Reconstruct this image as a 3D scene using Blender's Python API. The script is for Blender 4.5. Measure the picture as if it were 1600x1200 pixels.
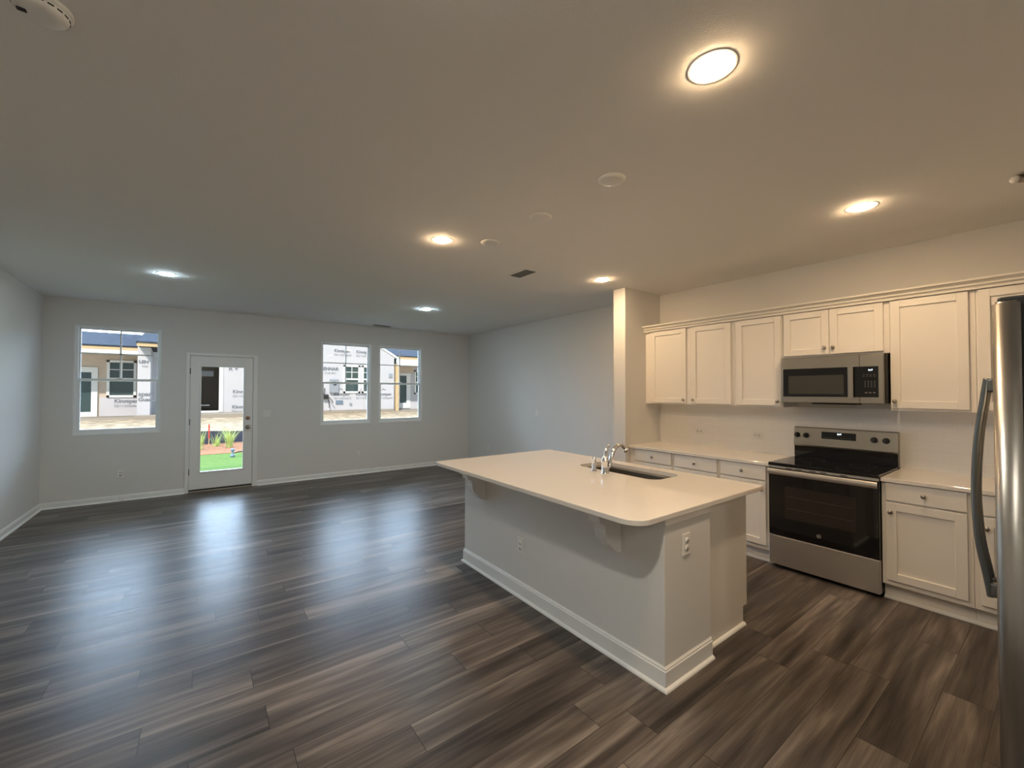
import bpy, bmesh, math, random
from mathutils import Vector, Matrix
R_ = math.radians
C = bpy.context.scene.collection
S = bpy.context.scene
for o in list(bpy.data.objects): bpy.data.objects.remove(o)

# ------------------------------------------------------------ camera
cam = bpy.data.cameras.new('camera'); co = bpy.data.objects.new('camera', cam); C.objects.link(co)
cam.sensor_width = 36; cam.sensor_fit = 'HORIZONTAL'; cam.lens = 652.3757/1600*36
cam.clip_start = .05; cam.clip_end = 300
ya, pi_, ro = R_(36.612), R_(1.0496), R_(.1196)
fw = Vector((math.sin(ya)*math.cos(pi_), math.cos(ya)*math.cos(pi_), math.sin(pi_)))
rt = Vector((math.cos(ya), -math.sin(ya), 0)); up = rt.cross(fw)
r2 = math.cos(ro)*rt+math.sin(ro)*up; u2 = -math.sin(ro)*rt+math.cos(ro)*up
m = Matrix((r2, u2, -fw)).transposed().to_4x4(); m.translation = Vector((0, 0, 1.5395))
co.matrix_world = m
S.camera = co

# ------------------------------------------------------------ world, sun, exposure
SKY = 15.0
w = bpy.data.worlds.new('sky'); S.world = w; w.use_nodes = True
nt = w.node_tree; nt.nodes.clear()
tc = nt.nodes.new('ShaderNodeTexCoord'); sx = nt.nodes.new('ShaderNodeSeparateXYZ')
cr = nt.nodes.new('ShaderNodeValToRGB'); bg = nt.nodes.new('ShaderNodeBackground'); ow = nt.nodes.new('ShaderNodeOutputWorld')
# bright hazy sky beyond the neighbouring house (+y), deeper and dimmer sky behind our own house (-y)
cr.color_ramp.elements[0].position = .35; cr.color_ramp.elements[0].color = (.031, .041, .051, 1)
cr.color_ramp.elements[1].position = .85; cr.color_ramp.elements[1].color = (.56, .76, 1, 1)
mr = nt.nodes.new('ShaderNodeMapRange'); mr.inputs[1].default_value = -1; mr.inputs[2].default_value = 1
nt.links.new(tc.outputs['Generated'], sx.inputs[0]); nt.links.new(sx.outputs['Y'], mr.inputs[0]); nt.links.new(mr.outputs[0], cr.inputs[0])
nt.links.new(cr.outputs[0], bg.inputs[0]); bg.inputs[1].default_value = SKY
nt.links.new(bg.outputs[0], ow.inputs[0])
sun = bpy.data.lights.new('sun', 'SUN'); sun.energy = 4.6; sun.angle = R_(1.5); sun.color = (1, .93, .82)
so = bpy.data.objects.new('sun', sun); C.objects.link(so)
so.rotation_euler = (R_(48), 0, R_(-28)); so.location = (0, 0, 30)
S.view_settings.view_transform = 'Standard'; S.view_settings.look = 'None'
S.view_settings.gamma = 1; S.view_settings.use_curve_mapping = False
S.view_settings.exposure = 0.0
LAMP_KITCHEN = 390.0; LAMP_LIVING = 410.0; LAMP_UNSEEN = 520.0

# ------------------------------------------------------------ measured sizes
D = 7.9724; L = 1.6651; RX = 4.7184; H = 2.78
YS = 3.162; SX = 4.0175; ST = .175; CZ = .907
RY0 = .873; RY1 = 1.636
BACK = -2.6; NOOK = -.64

# ------------------------------------------------------------ material helpers
MATS = {}
def principled(name, col, rough=.5, metal=0, spec=.5, coat=0, bump=0, bscale=200, var=0, vscale=3, emit=None, estr=0, aniso=None):
    if name in MATS: return MATS[name]
    m = bpy.data.materials.new(name); m.use_nodes = True; n = m.node_tree; b = n.nodes['Principled BSDF']
    b.inputs['Base Color'].default_value = (*col, 1); b.inputs['Roughness'].default_value = rough
    b.inputs['Metallic'].default_value = metal; b.inputs['Specular IOR Level'].default_value = spec
    b.inputs['Coat Weight'].default_value = coat
    if emit: b.inputs['Emission Color'].default_value = (*emit, 1); b.inputs['Emission Strength'].default_value = estr
    t = n.nodes.new('ShaderNodeTexCoord')
    if var:
        no = n.nodes.new('ShaderNodeTexNoise'); no.inputs['Scale'].default_value = vscale; no.inputs['Detail'].default_value = 4
        mp = n.nodes.new('ShaderNodeMapping')
        if aniso: mp.inputs['Scale'].default_value = aniso
        n.links.new(t.outputs['Object'], mp.inputs[0]); n.links.new(mp.outputs[0], no.inputs[0])
        r = n.nodes.new('ShaderNodeMapRange'); r.inputs[3].default_value = 1-var; r.inputs[4].default_value = 1+var
        n.links.new(no.outputs[0], r.inputs[0])
        v = n.nodes.new('ShaderNodeVectorMath'); v.operation = 'SCALE'; v.inputs[0].default_value = col
        n.links.new(r.outputs[0], v.inputs['Scale']); n.links.new(v.outputs[0], b.inputs['Base Color'])
    if bump:
        no = n.nodes.new('ShaderNodeTexNoise'); no.inputs['Scale'].default_value = bscale; no.inputs['Detail'].default_value = 3
        mp = n.nodes.new('ShaderNodeMapping')
        if aniso: mp.inputs['Scale'].default_value = aniso
        n.links.new(t.outputs['Object'], mp.inputs[0]); n.links.new(mp.outputs[0], no.inputs[0])
        bu = n.nodes.new('ShaderNodeBump'); bu.inputs['Strength'].default_value = bump; bu.inputs['Distance'].default_value = .002
        n.links.new(no.outputs[0], bu.inputs['Height']); n.links.new(bu.outputs[0], b.inputs['Normal'])
    MATS[name] = m; return m

def math_n(n, op, a, b=None, c=None):
    x = n.nodes.new('ShaderNodeMath'); x.operation = op
    for i, v in enumerate((a, b, c)):
        if v is None: continue
        if isinstance(v, (int, float)): x.inputs[i].default_value = v
        else: n.links.new(v, x.inputs[i])
    return x.outputs[0]

def plank_material():
    m = bpy.data.materials.new('vinyl_planks'); m.use_nodes = True; n = m.node_tree; b = n.nodes['Principled BSDF']
    g = n.nodes.new('ShaderNodeNewGeometry'); s = n.nodes.new('ShaderNodeSeparateXYZ'); n.links.new(g.outputs['Position'], s.inputs[0])
    X, Y = s.outputs[0], s.outputs[1]
    PW, PL = .178, 1.22
    yr = math_n(n, 'DIVIDE', math_n(n, 'ADD', Y, 20*PW-2.74), PW)
    row = math_n(n, 'FLOOR', yr); fy = math_n(n, 'SUBTRACT', yr, row)
    wn = n.nodes.new('ShaderNodeTexWhiteNoise'); wn.noise_dimensions = '1D'; n.links.new(row, wn.inputs['W'])
    xr = math_n(n, 'ADD', math_n(n, 'DIVIDE', X, PL), math_n(n, 'ADD', math_n(n, 'MULTIPLY', wn.outputs[0], 7.0), 20))
    colm = math_n(n, 'FLOOR', xr); fx = math_n(n, 'SUBTRACT', xr, colm)
    cb = n.nodes.new('ShaderNodeCombineXYZ'); n.links.new(row, cb.inputs[0]); n.links.new(colm, cb.inputs[1])
    w2 = n.nodes.new('ShaderNodeTexWhiteNoise'); w2.noise_dimensions = '2D'; n.links.new(cb.outputs[0], w2.inputs['Vector'])
    pid = w2.outputs[0]
    def streak(sxx, syy, off, detail, dist=0.0):
        c = n.nodes.new('ShaderNodeCombineXYZ')
        n.links.new(math_n(n, 'ADD', math_n(n, 'MULTIPLY', X, sxx), math_n(n, 'MULTIPLY', pid, off)), c.inputs[0])
        n.links.new(math_n(n, 'ADD', math_n(n, 'MULTIPLY', Y, syy), math_n(n, 'MULTIPLY', pid, off*1.7)), c.inputs[1])
        n.links.new(math_n(n, 'MULTIPLY', pid, 31.0), c.inputs[2])
        t = n.nodes.new('ShaderNodeTexNoise'); t.inputs['Scale'].default_value = 1; t.inputs['Detail'].default_value = detail
        t.inputs['Distortion'].default_value = dist
        n.links.new(c.outputs[0], t.inputs[0]); return t.outputs[0]
    broad = streak(.9, 9, 40, 2, .6); mid = streak(1.6, 34, 70, 3); fine = streak(6, 230, 90, 3)
    v = math_n(n, 'ADD', math_n(n, 'MULTIPLY', broad, .56), math_n(n, 'MULTIPLY', mid, .30))
    v = math_n(n, 'ADD', v, math_n(n, 'MULTIPLY', fine, .14))
    v = math_n(n, 'ADD', v, math_n(n, 'MULTIPLY', math_n(n, 'SUBTRACT', pid, .5), .10))
    cr = n.nodes.new('ShaderNodeValToRGB'); n.links.new(v, cr.inputs[0])
    e = cr.color_ramp.elements
    e[0].position = .34; e[0].color = (.034, .028, .024, 1)
    e[1].position = .68; e[1].color = (.27, .232, .20, 1)
    k = e.new(.47); k.color = (.082, .068, .059, 1)
    k = e.new(.56); k.color = (.140, .117, .100, 1)
    ed = .008
    ly = math_n(n, 'MAXIMUM', math_n(n, 'LESS_THAN', fy, ed), math_n(n, 'GREATER_THAN', fy, 1-ed))
    lx = math_n(n, 'MAXIMUM', math_n(n, 'LESS_THAN', fx, .0016), math_n(n, 'GREATER_THAN', fx, 1-.0016))
    ln = math_n(n, 'MAXIMUM', ly, lx)
    mx = n.nodes.new('ShaderNodeMix'); mx.data_type = 'RGBA'; n.links.new(math_n(n, 'MULTIPLY', ln, .75), mx.inputs[0])
    n.links.new(cr.outputs[0], mx.inputs[6]); mx.inputs[7].default_value = (.014, .012, .011, 1)
    n.links.new(mx.outputs[2], b.inputs['Base Color'])
    r = n.nodes.new('ShaderNodeMapRange'); r.inputs[3].default_value = .27; r.inputs[4].default_value = .42
    n.links.new(mid, r.inputs[0]); n.links.new(r.outputs[0], b.inputs['Roughness'])
    bu = n.nodes.new('ShaderNodeBump'); bu.inputs['Strength'].default_value = .35; bu.inputs['Distance'].default_value = .0015
    hgt = math_n(n, 'SUBTRACT', math_n(n, 'MULTIPLY', fine, .6), ln)
    n.links.new(hgt, bu.inputs['Height']); n.links.new(bu.outputs[0], b.inputs['Normal'])
    b.inputs['Specular IOR Level'].default_value = .19
    return m

def tile_material():
    m = bpy.data.materials.new('white_subway_tile'); m.use_nodes = True; n = m.node_tree; b = n.nodes['Principled BSDF']
    g = n.nodes.new('ShaderNodeNewGeometry'); s = n.nodes.new('ShaderNodeSeparateXYZ'); n.links.new(g.outputs['Position'], s.inputs[0])
    Y = math_n(n, 'ADD', s.outputs[1], 10.0); Z = math_n(n, 'SUBTRACT', s.outputs[2], CZ)
    zr = math_n(n, 'DIVIDE', Z, .0785); row = math_n(n, 'FLOOR', zr); fz = math_n(n, 'SUBTRACT', zr, row)
    yr = math_n(n, 'ADD', math_n(n, 'DIVIDE', Y, .155), math_n(n, 'MULTIPLY', math_n(n, 'MODULO', row, 2.0), .5))
    c = math_n(n, 'FLOOR', yr); fy = math_n(n, 'SUBTRACT', yr, c)
    ln = math_n(n, 'MAXIMUM', math_n(n, 'LESS_THAN', fz, .03), math_n(n, 'LESS_THAN', fy, .015))
    mx = n.nodes.new('ShaderNodeMix'); mx.data_type = 'RGBA'; n.links.new(ln, mx.inputs[0])
    mx.inputs[6].default_value = (.84, .82, .79, 1); mx.inputs[7].default_value = (.76, .74, .71, 1)
    n.links.new(mx.outputs[2], b.inputs['Base Color'])
    b.inputs['Roughness'].default_value = .12
    bu = n.nodes.new('ShaderNodeBump'); bu.inputs['Strength'].default_value = .25; bu.inputs['Distance'].default_value = .001
    n.links.new(math_n(n, 'SUBTRACT', 1.0, ln), bu.inputs['Height']); n.links.new(bu.outputs[0], b.inputs['Normal'])
    return m

def shingle_material():
    m = bpy.data.materials.new('roof_shingles'); m.use_nodes = True; n = m.node_tree; b = n.nodes['Principled BSDF']
    t = n.nodes.new('ShaderNodeTexCoord'); br = n.nodes.new('ShaderNodeTexBrick')
    n.links.new(t.outputs['Object'], br.inputs[0]); br.inputs['Scale'].default_value = 3
    br.inputs['Color1'].default_value = (.052, .060, .075, 1); br.inputs['Color2'].default_value = (.082, .092, .110, 1)
    br.inputs['Mortar'].default_value = (.04, .05, .07, 1); br.inputs['Mortar Size'].default_value = .03
    n.links.new(br.outputs[0], b.inputs['Base Color']); b.inputs['Roughness'].default_value = 1
    b.inputs['Specular IOR Level'].default_value = 0
    return m

def glass_material(name, tint=(1, 1, 1), r=.04, ior=1.5, scale=1.0):
    m = bpy.data.materials.new(name); m.use_nodes = True; n = m.node_tree; n.nodes.clear()
    o = n.nodes.new('ShaderNodeOutputMaterial'); tr = n.nodes.new('ShaderNodeBsdfTransparent'); gl = n.nodes.new('ShaderNodeBsdfGlossy')
    mx = n.nodes.new('ShaderNodeMixShader'); fr = n.nodes.new('ShaderNodeFresnel'); fr.inputs[0].default_value = ior
    tr.inputs[0].default_value = (*tint, 1); gl.inputs['Roughness'].default_value = 0.0
    n.links.new(fr.outputs[0], mx.inputs[0]); n.links.new(tr.outputs[0], mx.inputs[1]); n.links.new(gl.outputs[0], mx.inputs[2])
    n.links.new(mx.outputs[0], o.inputs[0]); return m

M_wall = principled('wall_paint', (.70, .69, .665), .85, bump=.15, bscale=350)
M_ceil = principled('ceiling_paint', (.84, .83, .81), .95, bump=.3, bscale=160)
M_trim = principled('trim_paint', (.80, .80, .78), .4)
M_cab = principled('cabinet_paint', (.78, .75, .70), .42, bump=.03, bscale=60)
M_cabin = principled('cabinet_interior_shadow', (.62, .60, .56), .6)
M_quartz = principled('quartz_worktop', (.74, .71, .665), .045, var=.015, vscale=60)
M_floor = plank_material(); M_tile = tile_material(); M_shingle = shingle_material()
M_steel = principled('brushed_stainless', (.62, .59, .55), .42, 1, bump=.25, bscale=4, aniso=(1, 1, 120))
M_fsteel = principled('fridge_stainless', (.40, .38, .35), .34, 1, bump=.06, bscale=6, aniso=(90, 90, 1))
M_dsteel = principled('slate_stainless', (.36, .34, .30), .36, 1, bump=.2, bscale=4, aniso=(1, 1, 120))
M_handle = principled('handle_steel', (.20, .21, .21), .30, 1)
M_sink = principled('sink_steel', (.21, .19, .16), .42, 1)
M_chrome = principled('chrome', (.85, .85, .86), .06, 1)
M_nickel = principled('brushed_nickel', (.42, .38, .34), .28, 1)
M_brass = principled('aged_bronze', (.42, .27, .20), .35, 1)
M_black = principled('black_glass', (.006, .006, .007), .05, spec=.6)
M_blackm = principled('black_plastic', (.015, .014, .014), .4)
M_dkwin = principled('oven_window_glass', (.020, .017, .015), .12)
M_mwwin = principled('microwave_window_mesh', (.050, .050, .042), .18)
M_case = principled('fridge_case_black', (.012, .011, .011), .5)
M_vinyl = principled('white_vinyl', (.82, .84, .84), .35)
M_plate = principled('white_plastic', (.78, .77, .74), .35)
M_slot = principled('socket_slots', (.03, .03, .03), .6)
M_dark = principled('dark_slot', (.02, .02, .02), .8)
M_hinge = principled('hinge_metal', (.10, .09, .08), .45, .8)
M_glass = glass_material('window_glass')
M_lampK = principled('lamp_glow_warm', (1, 1, 1), .5, emit=(1, .68, .385), estr=LAMP_KITCHEN)
M_lampB = principled('lamp_glow_unseen', (1, 1, 1), .5, emit=(1, .95, .83), estr=LAMP_UNSEEN)
M_lampL = principled('lamp_glow_neutral', (1, 1, 1), .5, emit=(.68, .89, 1), estr=LAMP_LIVING)
M_digit = principled('display_digits', (0, 0, 0), .5, emit=(.75, .9, 1), estr=3)
M_print = principled('panel_print', (.16, .16, .15), .5)
M_wrap = principled('house_wrap', (.56, .56, .60), .6, var=.05, vscale=1.2, bump=.4, bscale=2)
M_ink = principled('wrap_ink', (.16, .18, .22), .7)
M_inkl = principled('wrap_ink_faded', (.30, .32, .36), .7)
M_osb = principled('raw_sheathing', (.60, .50, .41), .8, var=.12, vscale=6)
M_lumber = principled('new_lumber', (.62, .46, .26), .7, var=.12, vscale=5)
M_conc = principled('concrete', (.36, .32, .27), .9, spec=.1, var=.08, vscale=2)
M_dirt = principled('straw_dirt', (.36, .28, .19), 1, spec=0, var=.85, vscale=4, bump=.8, bscale=8)
M_mulch = principled('pine_straw', (.27, .135, .08), 1, spec=0, var=.5, vscale=14, bump=1, bscale=30)
M_lawn = principled('lawn_grass', (.105, .162, .05), 1, spec=0, var=.35, vscale=9, bump=1, bscale=60)
M_silt = principled('silt_fence_fabric', (.035, .045, .085), .8, var=.2, vscale=1)
M_leaf = principled('grass_blades', (.46, .56, .20), .7, spec=.1, var=.3, vscale=8)
M_red = principled('survey_paint', (.55, .05, .03), .6)
M_glassdk = principled('neighbour_glass', (.05, .08, .08), .08)
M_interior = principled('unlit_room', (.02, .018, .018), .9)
M_meter = principled('meter_grey', (.30, .33, .38), .5)
M_pipe = principled('pvc_blue', (.16, .22, .30), .5)

# ------------------------------------------------------------ mesh helpers
def box(bm, a, b, bev=0, seg=2):
    x0, x1 = sorted((a[0], b[0])); y0, y1 = sorted((a[1], b[1])); z0, z1 = sorted((a[2], b[2]))
    r = bmesh.ops.create_cube(bm, size=1)
    vs = r['verts']
    for v in vs:
        v.co = Vector((x0+(v.co.x+.5)*(x1-x0), y0+(v.co.y+.5)*(y1-y0), z0+(v.co.z+.5)*(z1-z0)))
    if bev:
        ed = list({e for v in vs for e in v.link_edges})
        bmesh.ops.bevel(bm, geom=ed, offset=min(bev, .49*min(x1-x0, y1-y0, z1-z0)), segments=seg, profile=.5, affect='EDGES')
    return bm
def prism(bm, pts, axis, a, b):
    """extrude a closed 2-D outline between a and b along an axis (0,1,2)"""
    def P(p, t):
        if axis == 0: return Vector((t, p[0], p[1]))
        if axis == 1: return Vector((p[0], t, p[1]))
        return Vector((p[0], p[1], t))
    A = [bm.verts.new(P(p, a)) for p in pts]; B = [bm.verts.new(P(p, b)) for p in pts]
    n = len(pts)
    fs = [bm.faces.new(A), bm.faces.new(B[::-1])]
    for i in range(n): fs.append(bm.faces.new((A[i], B[i], B[(i+1) % n], A[(i+1) % n])))
    bmesh.ops.recalc_face_normals(bm, faces=fs)
    return bm
def lathe(bm, prof, origin=(0, 0, 0), axis='z', seg=32):
    rings = []
    for r, h in prof:
        ring = []
        if r < 1e-6: r = 1e-5
        for i in range(seg):
            t = 2*math.pi*i/seg; c, s = r*math.cos(t), r*math.sin(t)
            v = {'z': (c, s, h), 'x': (h, c, s), 'y': (c, h, s)}[axis]
            ring.append(bm.verts.new(Vector(v)+Vector(origin)))
        rings.append(ring)
    fs = []
    for a, b in zip(rings, rings[1:]):
        for i in range(seg): fs.append(bm.faces.new((a[i], a[(i+1) % seg], b[(i+1) % seg], b[i])))
    fs.append(bm.faces.new(rings[0][::-1])); fs.append(bm.faces.new(rings[-1]))
    for f in fs: f.smooth = True
    bmesh.ops.recalc_face_normals(bm, faces=fs)
    return bm
def tube(bm, pts, rad, seg=14):
    pts = [Vector(p) for p in pts]; n = len(pts)
    if isinstance(rad, (int, float)): rad = [rad]*n
    rings = []; ref = None
    for i, p in enumerate(pts):
        t = (pts[min(i+1, n-1)]-pts[max(i-1, 0)]).normalized()
        if ref is None: ref = t.orthogonal().normalized()
        ref = (ref-t*ref.dot(t)).normalized(); q = t.cross(ref)
        rings.append([bm.verts.new(p+rad[i]*(math.cos(2*math.pi*k/seg)*ref+math.sin(2*math.pi*k/seg)*q)) for k in range(seg)])
    fs = []
    for a, b in zip(rings, rings[1:]):
        for k in range(seg): fs.append(bm.faces.new((a[k], a[(k+1) % seg], b[(k+1) % seg], b[k])))
    fs.append(bm.faces.new(rings[0][::-1])); fs.append(bm.faces.new(rings[-1]))
    for f in fs: f.smooth = True
    bmesh.ops.recalc_face_normals(bm, faces=fs)
    return bm
def smooth_path(pts, k=6):
    P = [Vector(p) for p in pts]; out = []
    for i in range(len(P)-1):
        p0, p1, p2, p3 = P[max(i-1, 0)], P[i], P[i+1], P[min(i+2, len(P)-1)]
        for j in range(k):
            t = j/k
            out.append(.5*((2*p1)+(-p0+p2)*t+(2*p0-5*p1+4*p2-p3)*t*t+(-p0+3*p1-3*p2+p3)*t**3))
    out.append(P[-1]); return out
def NB(): return bmesh.new()
def bx(a, b, bev=0, seg=2): return box(NB(), a, b, bev, seg)

def thing(name, label, cat, loc=(0, 0, 0), rotz=0, group=None):
    o = bpy.data.objects.new(name, None); C.objects.link(o); o.empty_display_size = .1
    o.location = loc; o.rotation_euler = (0, 0, rotz); o['label'] = label; o['category'] = cat
    if group: o['group'] = group
    return o
def root_loc(p):
    v = Vector((0, 0, 0))
    while p: v += p.location; p = p.parent
    return v
def obj(name, bm, mat, parent=None, local=False, label=None, mats=None):
    """one mesh object; coordinates are the world's unless local"""
    if parent is not None and not local: bmesh.ops.translate(bm, verts=bm.verts[:], vec=-root_loc(parent))
    me = bpy.data.meshes.new(name); bm.to_mesh(me); bm.free(); me.materials.append(mat)
    for x in mats or (): me.materials.append(x)
    o = bpy.data.objects.new(name, me); C.objects.link(o)
    if parent is not None: o.parent = parent
    if label: o['label'] = label
    return o
def tag(o, label, cat, group=None, kind=None):
    o['label'] = label; o['category'] = cat
    if group: o['group'] = group
    if kind: o['kind'] = kind
    return o
def struct(name, bm, mat, parent=None):
    o = obj(name, bm, mat, parent)
    if parent is None: o['kind'] = 'structure'
    return o
def recentre(o):
    """put a single mesh's origin at the middle of its base"""
    me = o.data; xs = [v.co for v in me.vertices]
    c = Vector(((min(v.x for v in xs)+max(v.x for v in xs))/2, (min(v.y for v in xs)+max(v.y for v in xs))/2, min(v.z for v in xs)))
    me.transform(Matrix.Translation(-c)); o.location = c
    return o
def letters(name, text, size, mat, parent, origin, right, upv, bold=0, depth=.001, label=None):
    """flat lettering laid on a surface; origin is the lower left corner in world space"""
    cu = bpy.data.curves.new(name, 'FONT'); cu.body = text; cu.size = size; cu.extrude = depth; cu.offset = bold
    t = bpy.data.objects.new(name, cu); C.objects.link(t)
    dg = bpy.context.evaluated_depsgraph_get(); dg.update()
    me = bpy.data.meshes.new_from_object(t.evaluated_get(dg)); bpy.data.objects.remove(t)
    right = Vector(right).normalized(); upv = Vector(upv).normalized(); nrm = right.cross(upv)
    mm = Matrix((right, upv, nrm)).transposed().to_4x4(); mm.translation = Vector(origin)-root_loc(parent)
    me.transform(mm); me.materials.clear(); me.materials.append(mat)
    o = bpy.data.objects.new(name, me); C.objects.link(o); o.parent = parent
    if label: o['label'] = label
    return o
def dup(root, loc, rotz=None, label=None, group=None):
    r = root.copy(); C.objects.link(r); r.location = loc
    if rotz is not None: r.rotation_euler = (0, 0, rotz)
    if label: r['label'] = label
    if group: r['group'] = group
    for ch in list(root.children):
        c = ch.copy(); C.objects.link(c); c.parent = r
        for g in ch.children:
            d = g.copy(); C.objects.link(d); d.parent = c
    return r

# ------------------------------------------------------------ room shell
WT = .16
WZ0, WZ1 = .94, 2.433
WINS = [(-1.376, -.482), (1.698, 2.587), (2.733, 3.628)]
DX0, DX1, DZ1 = -.141, .667, 2.078
def far_wall():
    bm = NB(); y0, y1 = D, D+WT
    xs = [-L-WT]
    ops = [(WINS[0][0], WINS[0][1], WZ0, WZ1), (DX0-.02, DX1+.02, -.2, DZ1+.02), (WINS[1][0], WINS[1][1], WZ0, WZ1), (WINS[2][0], WINS[2][1], WZ0, WZ1)]
    x = -L-WT
    for a, b, z0, z1 in ops:
        box(bm, (x, y0, -.2), (a, y1, H+.2))
        if z0 > 0: box(bm, (a, y0, -.2), (b, y1, z0))
        box(bm, (a, y0, z1), (b, y1, H+.2)); x = b
    box(bm, (x, y0, -.2), (RX+WT, y1, H+.2))
    bmesh.ops.remove_doubles(bm, verts=bm.verts[:], dist=1e-5)
    struct('wall_far', bm, M_wall)
far_wall()
struct('wall_left', bx((-L-WT, BACK-WT, -.2), (-L, D, H+.2)), M_wall)
struct('wall_right', bx((RX, BACK-WT, -.2), (RX+WT, D, H+.2)), M_wall)
struct('wall_back', bx((-L, BACK-WT, -.2), (RX, BACK, H+.2)), M_wall)
struct('wall_nook', bx((1.56, BACK, 0), (RX, NOOK, H)), M_wall)
struct('wall_stub', bx((SX, YS, 0), (RX, YS+ST, H), .003, 1), M_wall)
struct('ceiling', bx((-L, BACK, H), (RX, D, H+.2)), M_ceil)
struct('floor', bx((-L, BACK, -.2), (RX, D, 0)), M_floor)

def base_profile(t=.014, h=.083, q=.018):
    return [(0, 0), (q+t, 0), (q+t, .004), (t+q*.8, .011), (t+.004, .017), (t, .019), (t, h-.022), (t-.004, h-.016), (t-.003, h-.010), (t-.008, h-.003), (.002, h), (0, h)]
def run_x(name, x0, x1, y, sgn, prof=None, mat=None, parent=None):   # runs along x on a wall at y, sticking out to sgn*y
    bm = NB(); prism(bm, [(y+sgn*p[0], p[1]) for p in (prof or base_profile())], 0, x0, x1)
    return struct(name, bm, mat or M_trim, parent)
def run_y(name, y0, y1, x, sgn, prof=None, mat=None, parent=None):
    bm = NB(); prism(bm, [(x+sgn*p[0], p[1]) for p in (prof or base_profile())], 1, y0, y1)
    return struct(name, bm, mat or M_trim, parent)
CAS = .052
run_x('baseboard_far', -L, DX0-CAS, D, -1)
run_x('baseboard_far_right', DX1+CAS+.02, RX, D, -1)
run_y('baseboard_left', BACK, D, -L, 1)
run_y('baseboard_right', YS+ST, D, RX, -1)
run_x('baseboard_stub', SX, RX, YS+ST, 1)
run_y('baseboard_stub_end', YS, YS+ST, SX, -1)

# ------------------------------------------------------------ windows
def window(idx, x0, x1):
    wroot = thing('window_%d' % idx, ['white single-hung window left of the glass door', 'white single-hung window nearest the glass door on its right', 'white single-hung window nearest the right wall corner'][idx-1], 'window', ((x0+x1)/2, D+.09, WZ0))
    wroot['kind'] = 'structure'
    ya_, yb_ = D+.028, D+.13
    F = .034
    bm = NB()
    box(bm, (x0, ya_, WZ0), (x0+F, yb_, WZ1), .003); box(bm, (x1-F, ya_, WZ0), (x1, yb_, WZ1), .003)
    box(bm, (x0+F, ya_, WZ0), (x1-F, yb_, WZ0+.04), .003); box(bm, (x0+F, ya_, WZ1-F), (x1-F, yb_, WZ1), .003)
    obj('window_frame', bm, M_vinyl, wroot)
    xa, xb = x0+F, x1-F; zm = 1.688
    # thin painted bead around the opening
    bm = NB(); e = .003
    box(bm, (x0-e, D-.004, WZ0-e), (x0+.004, D+.03, WZ1+e), .002); box(bm, (x1-.004, D-.004, WZ0-e), (x1+e, D+.03, WZ1+e), .002)
    box(bm, (x0+.004, D-.004, WZ0-e), (x1-.004, D+.03, WZ0+.004), .002); box(bm, (x0+.004, D-.004, WZ1-.004), (x1-.004, D+.03, WZ1+e), .002)
    obj('window_trim', bm, M_trim, wroot)
    # lower sash (inner plane)
    def sash(name, y0, y1, z0, z1, r, bot, top):
        bm = NB()
        box(bm, (xa, y0, z0), (xa+r, y1, z1), .003); box(bm, (xb-r, y0, z0), (xb, y1, z1), .003)
        box(bm, (xa+r, y0, z0), (xb-r, y1, z0+bot), .003); box(bm, (xa+r, y0, z1-top), (xb-r, y1, z1), .003)
        s = obj(name, bm, M_vinyl, wroot)
        g = obj('pane', bx((xa+r-.004, (y0+y1)/2-.002, z0+bot-.004), (xb-r+.004, (y0+y1)/2+.002, z1-top+.004)), M_glass, s)
        return s
    sash('lower_sash', D+.045, D+.078, WZ0+.04, zm+.02, .022, .032, .032)
    u = sash('upper_sash', D+.082, D+.115, zm-.014, WZ1-F, .016, .032, .016)
    bm = NB(); xm = (x0+x1)/2
    box(bm, (xm-.009, D+.092, zm+.018), (xm+.009, D+.104, WZ1-F-.016)); box(bm, (xa+.016, D+.092, 2.048), (xb-.016, D+.104, 2.066))
    obj('muntin', bm, M_vinyl, u)
    bm = NB(); box(bm, (xm-.03, D+.046, zm+.02), (xm+.03, D+.074, zm+.032), .004); box(bm, (xm-.008, D+.03, zm+.024), (xm+.03, D+.06, zm+.036), .003)
    obj('sash_lock', bm, M_plate, wroot)
for i, (a, b) in enumerate(WINS): window(i+1, a, b)

# ------------------------------------------------------------ glass door
dr = thing('door_1', 'white exterior door with one tall glass panel', 'door', ((DX0+DX1)/2, D, 0)); dr['kind'] = 'structure'
GX0, GX1, GZ0, GZ1 = -.005, .540, .305, 1.914
bm = NB(); y0, y1 = D-.002, D+.042
box(bm, (DX0, y0, .045), (GX0, y1, DZ1-.004), .002); box(bm, (GX1, y0, .045), (DX1, y1, DZ1-.004), .002)
box(bm, (GX0, y0, .045), (GX1, y1, GZ0), .0); box(bm, (GX0, y0, GZ1), (GX1, y1, DZ1-.004), .0)
slab = obj('door_slab', bm, M_trim, dr)
bm = NB(); e = .022
box(bm, (GX0-e, y0-.008, GZ0-e), (GX0, y0+.004, GZ1+e), .004); box(bm, (GX1, y0-.008, GZ0-e), (GX1+e, y0+.004, GZ1+e), .004)
box(bm, (GX0, y0-.008, GZ0-e), (GX1, y0+.004, GZ0), .004); box(bm, (GX0, y0-.008, GZ1), (GX1, y0+.004, GZ1+e), .004)
obj('glazing_bead', bm, M_trim, slab)
obj('pane', bx((GX0, D+.018, GZ0), (GX1, D+.022, GZ1)), M_glass, slab)
bm = NB()
lathe(bm, [(0, -.006), (.029, -.006), (.031, 0), (.026, .012), (.014, .016), (0, .016)][::1], (0, 0, 0), 'y', 28)
for v in bm.verts: v.co = Vector((v.co.x+.605, D-.004-v.co.y, v.co.z+1.106))
box(bm, (.601, D-.036, 1.094), (.609, D-.016, 1.118), .002)
obj('deadbolt', bm, M_brass, slab)
bm = NB()
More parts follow.
